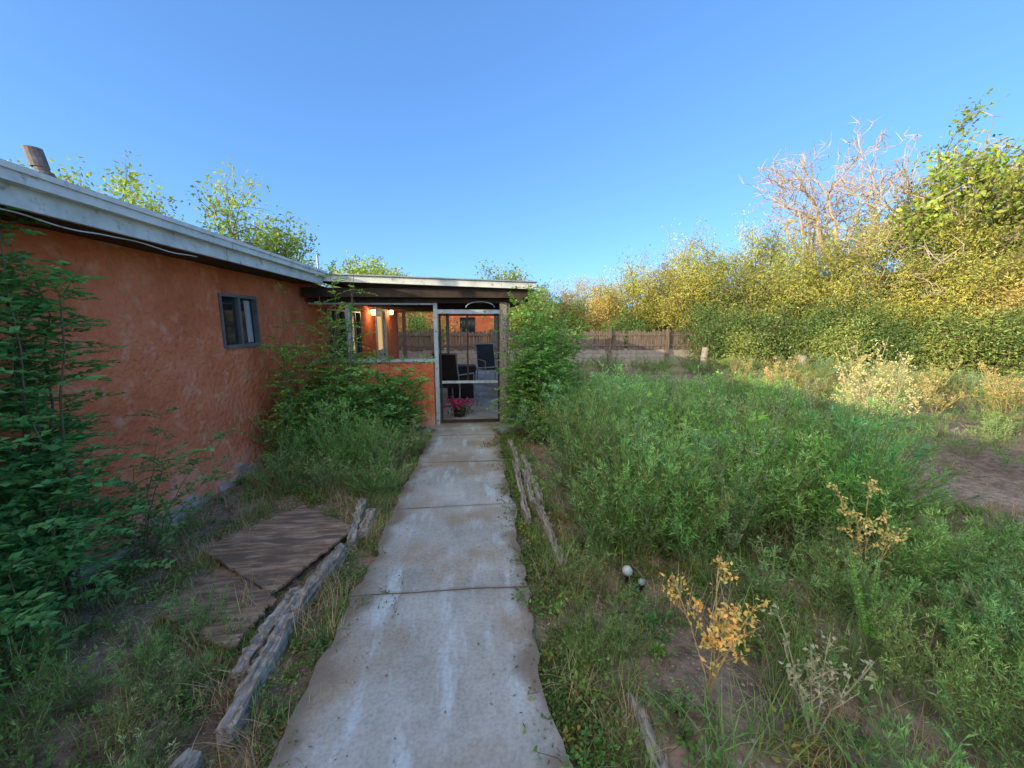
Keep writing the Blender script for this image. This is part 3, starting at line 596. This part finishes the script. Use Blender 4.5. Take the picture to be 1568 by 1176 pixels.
sap('elm_sapling',-2.32,1.75,h=2.0,n=7,spread=.3,lean=(.05,.0),col=DG,dens=2.0,ll=.055,lw=.03,hmin=.8,twl=.75)
sap('elm_sapling',-2.25,1.95,h=.9,n=7,spread=.3,lean=(.05,.0),col=DG,dens=1.2,ll=.055,lw=.03)
sap('elm_sapling',-2.25,2.65,h=.95,n=5,spread=.3,lean=(.2,.05),col=(.18,.34,.12),dens=.9)
sap('elm_sapling',-2.2,4.7,h=2.0,n=5,spread=.25,lean=(.1,.1),col=LG,dens=1.3,twl=.8)
sap('elm_sapling',-1.75,5.1,h=2.15,n=7,spread=.45,lean=(.1,0),col=LG,dens=1.2,twl=.8)
for (x,y,h) in((-2.1,5.3,1.3),(-1.75,5.4,1.35),(-1.3,5.5,1.3),(-.98,5.6,1.2),(-1.15,5.15,1.05),(-1.6,4.9,1.1),(-1.95,4.8,.95)):
    sap('elm_sapling',x,y,h=h,n=7,spread=.38,col=(.19,.41,.11),dens=1.2,ll=.06,lw=.033)
for (x,y,h) in((.8,5.75,2.2),(.98,6.2,2.15),(.62,5.6,1.5),(.95,5.3,1.5),(1.2,5.9,1.7),(1.5,6.6,2.0)):
    sap('elm_sapling',x,y,h=h,n=7,spread=.36,col=(.21,.43,.11),dens=1.6,ll=.055,lw=.03)
def one(name,arr,x,y,s=1):
    m=MB();V,F,C,M=arr;m.V=[V*s+np.array([x,y,float(gh(x,y))])];m.F=[F];m.C=[C];m.M=[M];m.n=len(V);build(m,name,[LEAF,BARK])
one('dried_golden_plant',stalks(h=.58,n=6,rad=.28,nl=85,leafc=(.85,.60,.20),ls=.024,nt=7,br=.38,low=.45,jit=.012),1.0,1.42)
one('dried_golden_plant',stalks(h=.75,n=4,rad=.2,nl=90,leafc=(.80,.65,.25),ls=.024,nt=8,br=.32,jit=.012),2.3,1.95)
one('dried_golden_plant',stalks(h=.45,n=6,rad=.3,nl=40,leafc=(.5,.48,.3),col=(.42,.40,.24),br=.35),1.3,1.2)
one('horseweed_plant',spire(1.15,(.38,.48,.28)),2.35,3.0);one('horseweed_plant',spire(1.0,(.34,.46,.26)),1.75,2.4,.8);one('horseweed_plant',spire(1.2,(.38,.46,.28)),3.6,3.7)
one('horseweed_plant',spire(1.25,(.32,.46,.18)),.95,3.6);one('horseweed_plant',spire(1.1,(.28,.52,.14)),1.9,1.55,.6)
for (x,y,s) in ((5.7,5.3,1.1),(5.4,5.0,.9),(6.1,5.6,1.2),(5.9,5.0,1.0)):
    one('tall_pale_weed',stalks(h=1.2,n=7,rad=.45,nl=70,leafc=(.72,.66,.32),col=(.5,.46,.26),ls=.035,nt=10,br=.3,low=.2,jit=.02),x,y,s)
# ------------------------------------------------------------------ trees
def tree(name,base,h,spread,ntr=1,tr=.15,levels=3,nk=(4,4,4),lpt=26,col=(.10,.13,.03),ls=.16,lw=.6,open_=.35,low=.25,barkc=(.18,.14,.10),leafy=True,lean=(0,0),clump=.22,ntwig=2,rmin=0.,bare=0.):
    m=MB();A=[];B=[];RA=[];RB=[];tw=[]
    def br(p,d,L,r,lev):
        n=4;pts=[p]
        for k in range(n):
            d=nrm(d+rng.normal(0,.13+.05*lev,3)+np.array([0,0,.06]));p2=pts[-1]+d*L/n
            A.append(pts[-1]);B.append(p2);RA.append(max(r*(1-.18*k),rmin));RB.append(max(r*(1-.18*(k+1)),rmin));pts.append(p2)
        if lev>=levels: tw.append(np.array(pts));return
        for c in range(nk[min(lev,len(nk)-1)]):
            f=rng.uniform(low if lev==0 else .3,1.);i=min(int(f*n),n-1);q=pts[i]+(pts[i+1]-pts[i])*(f*n-i)
            a=rng.uniform(0,6.283);o=np.array([math.cos(a),math.sin(a),rng.uniform(-.1,.35)])
            nd=nrm(d*(.55)+o*(.75+open_))
            br(q,nd,L*rng.uniform(.5,.72),r*.5,lev+1)
        br(pts[-1],nrm(d+rng.normal(0,.2,3)),L*.55,r*.35,lev+1)
    for t in range(ntr):
        a=rng.uniform(0,6.283) if ntr<3 else 6.283*(t+rng.uniform(.1,.9))/ntr;off=np.array([math.cos(a),math.sin(a),0])
        d=nrm(np.array([0,0,1.])+off*spread*(rng.uniform(.3,1) if ntr>1 else .08)+np.array([*lean,0]))
        br(np.array(base,float)+off*.15*(ntr>1)+[0,0,-.1],d,h*.52*(rng.uniform(.7,1.1) if ntr>1 else 1),tr*(1 if ntr==1 else .5),0)
    A=np.array(A);B=np.array(B);top=max(B[:,2].max(),.1);sz=h/top
    A[:,2]*=sz;B[:,2]*=sz
    tubes(m,A,B,np.array(RA),np.array(RB),barkc,k=5 if not leafy else 4)
    if leafy:
        for pts in tw:
            if rng.uniform()<bare: continue
            pts=pts.copy();pts[:,2]*=sz;n=lpt;f=rng.uniform(0,4,n);i=np.minimum(f.astype(int),3);P=pts[i]+(pts[i+1]-pts[i])*(f-i)[:,None]+rng.normal(0,clump,(n,3))
            P[:,2]=np.maximum(P[:,2],.05)
            c=cvar(col,n,.25)*rng.uniform(.55,1.3);leaves(m,P,rnd(n)+[0,0,-.2],ls*rng.uniform(.5,1.3,n),ls*lw*rng.uniform(.6,1.1,n),np.minimum(c,.9))
    else:
        tp=np.array([p[-1] for p in tw]);tp[:,2]*=sz;k=np.repeat(np.arange(len(tp)),ntwig)
        tubes(m,tp[k],tp[k]+rnd(len(k))*.4+[0,0,.1],max(.008,rmin),.004,barkc)
    return build(m,name,[LEAF,BARK])
YG=(.52,.52,.14);OL=(.36,.44,.14);GD=(.62,.50,.20);DKG=(.16,.26,.09)
def at(u,d):
    k=(u-784)/600*.988;s=k*d;return (.996*s+.089*d,.996*d-.089*s,0)
spec=[(800,24,4.3,OL),(850,23,3.9,OL),(890,24,4.4,GD),(930,20,4.1,GD),(975,19,4.9,YG),(1020,20,5.2,GD),(1060,18,5.3,YG),(1105,18,6.2,YG),(1150,17,5.6,OL),(1195,16.5,6.1,YG),(1245,17,5.6,OL),(1300,15.5,5.6,YG),(1350,16,5.0,OL),(1400,15,5.6,YG),(1450,14.5,5.0,OL),(1510,14,5.4,YG),(1570,13,4.9,GD),(1640,13,5,YG),(1720,12,5,OL)]
for (u,d,h,c) in spec:
    tree('tamarisk_tree',at(u,d),h,.8,ntr=5,tr=.10,levels=2,nk=(6,6),lpt=70,col=c,ls=.125,lw=.35,low=.1,clump=.19,bare=.12)
for (u,d,h,c) in [(1090,15.6,2.6,DKG),(1150,14.8,2.2,OL),(1220,14.5,2.7,DKG),(1290,13.5,2.2,OL),(1370,13.3,2.6,DKG),(1440,12.8,2.1,OL),(1520,12.2,2.5,DKG),(1600,11.6,2.4,OL),(960,18,2.4,DKG)]:
    tree('understory_shrub',at(u,d),h,.95,ntr=6,tr=.06,levels=2,nk=(5,5),lpt=34,col=c,ls=.11,lw=.45,low=.05,clump=.2)
CW=(.38,.47,.11)
tree('cottonwood_tree',at(1500,15.5),8.9,.7,ntr=4,tr=.6,levels=3,nk=(4,4,4),lpt=46,col=CW,ls=.17,lw=.8,open_=.2,low=.4,clump=.2,bare=.22)
tree('cottonwood_tree',at(1590,14.5),9.6,.6,ntr=4,tr=.6,levels=3,nk=(4,4,4),lpt=46,col=CW,ls=.17,lw=.8,open_=.2,low=.4,clump=.2,bare=.2)
DB=(.55,.44,.33)
tree('dead_tree',at(1268,18),9.9,.28,ntr=2,tr=.5,levels=4,nk=(4,3,3,2),leafy=False,open_=.12,low=.45,barkc=DB,rmin=.013)
tree('dead_tree',at(1370,17),8.6,.7,ntr=3,tr=.42,levels=4,nk=(4,3,3,2),leafy=False,open_=.25,low=.45,barkc=DB,rmin=.013)
ET=(.40,.50,.13)
for (u,d,h) in ((205,15,7.0),(265,14.5,7.0),(325,15.5,6.5),(390,16.5,5.8)):
    tree('elm_tree',at(u,d),h,.6,ntr=4,tr=.25,levels=3,nk=(4,4,3),lpt=34,col=ET,ls=.17,lw=.6,clump=.22,bare=.1)
tree('elm_tree',(-6.0,24,0),6.0,.7,ntr=4,tr=.2,levels=3,nk=(4,3,3),lpt=34,col=ET,ls=.2,lw=.6)
tree('elm_tree',(2.4,19,0),4.5,.6,ntr=3,tr=.2,levels=3,nk=(4,4,3),lpt=30,col=OL,ls=.16,lw=.6)
tree('elm_tree',(-2.5,19,0),2.7,.8,ntr=4,tr=.1,levels=2,nk=(5,5),lpt=36,col=(.3,.42,.12),ls=.12,lw=.5)
m=MB();n=50000;a=rng.uniform(-1.6,1.9,n);d=rng.uniform(45,60,n);hh=(3.5+1.8*vn(a*20,a*0,1,3))*rng.uniform(0,1,n)**.6
P=np.stack([np.sin(a)*d,np.cos(a)*d,hh],1);leaves(m,P,rnd(n),.7,.5,cvar((.26,.30,.11),n,.35));build(m,'distant_trees',LEAF)
# ------------------------------------------------------------------ light, sky, camera
EL=math.radians(13);AZ=math.radians(27)
sd=Vector((-math.cos(AZ)*math.cos(EL),-math.sin(AZ)*math.cos(EL),math.sin(EL)))
l=bpy.data.lights.new('sun','SUN');l.energy=5;l.angle=math.radians(.5);l.color=(1,.84,.54)
o=bpy.data.objects.new('sun',l);o.rotation_euler=sd.to_track_quat('Z','Y').to_euler();o.location=(-20,-8,12);COL.objects.link(o)
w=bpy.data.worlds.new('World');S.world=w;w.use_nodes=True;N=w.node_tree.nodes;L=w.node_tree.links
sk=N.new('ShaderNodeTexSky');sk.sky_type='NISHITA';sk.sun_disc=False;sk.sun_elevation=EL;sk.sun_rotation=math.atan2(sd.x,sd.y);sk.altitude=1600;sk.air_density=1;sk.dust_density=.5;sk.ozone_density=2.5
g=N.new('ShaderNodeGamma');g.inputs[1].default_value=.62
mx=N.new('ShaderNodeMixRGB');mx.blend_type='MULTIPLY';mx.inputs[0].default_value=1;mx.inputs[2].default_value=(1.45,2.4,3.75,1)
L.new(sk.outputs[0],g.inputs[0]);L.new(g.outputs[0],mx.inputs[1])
# unseen warm fill glow added to the sky behind the camera, brightens the shade
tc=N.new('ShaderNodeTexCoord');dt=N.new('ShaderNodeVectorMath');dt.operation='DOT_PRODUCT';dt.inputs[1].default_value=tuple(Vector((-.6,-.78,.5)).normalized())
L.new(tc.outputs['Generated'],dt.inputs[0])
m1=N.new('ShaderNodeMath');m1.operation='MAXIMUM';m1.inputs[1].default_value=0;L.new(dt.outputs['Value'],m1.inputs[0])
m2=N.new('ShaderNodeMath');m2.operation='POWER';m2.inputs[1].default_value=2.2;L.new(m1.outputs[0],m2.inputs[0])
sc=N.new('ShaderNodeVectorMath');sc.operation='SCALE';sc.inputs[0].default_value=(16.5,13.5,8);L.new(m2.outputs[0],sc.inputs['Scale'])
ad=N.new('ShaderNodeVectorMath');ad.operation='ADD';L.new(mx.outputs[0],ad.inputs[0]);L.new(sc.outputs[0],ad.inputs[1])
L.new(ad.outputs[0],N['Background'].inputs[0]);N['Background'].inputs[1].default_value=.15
cam=bpy.data.cameras.new('camera');cam.sensor_width=36;cam.lens=600/1568*36;cam.clip_end=3000;cam.clip_start=.05
co=bpy.data.objects.new('camera',cam);co.location=(0,0,1.65);co.rotation_euler=(math.radians(90-8.8),0,math.radians(-5.1));COL.objects.link(co);S.camera=co
S.view_settings.view_transform='Standard';S.view_settings.look='None';S.view_settings.exposure=0
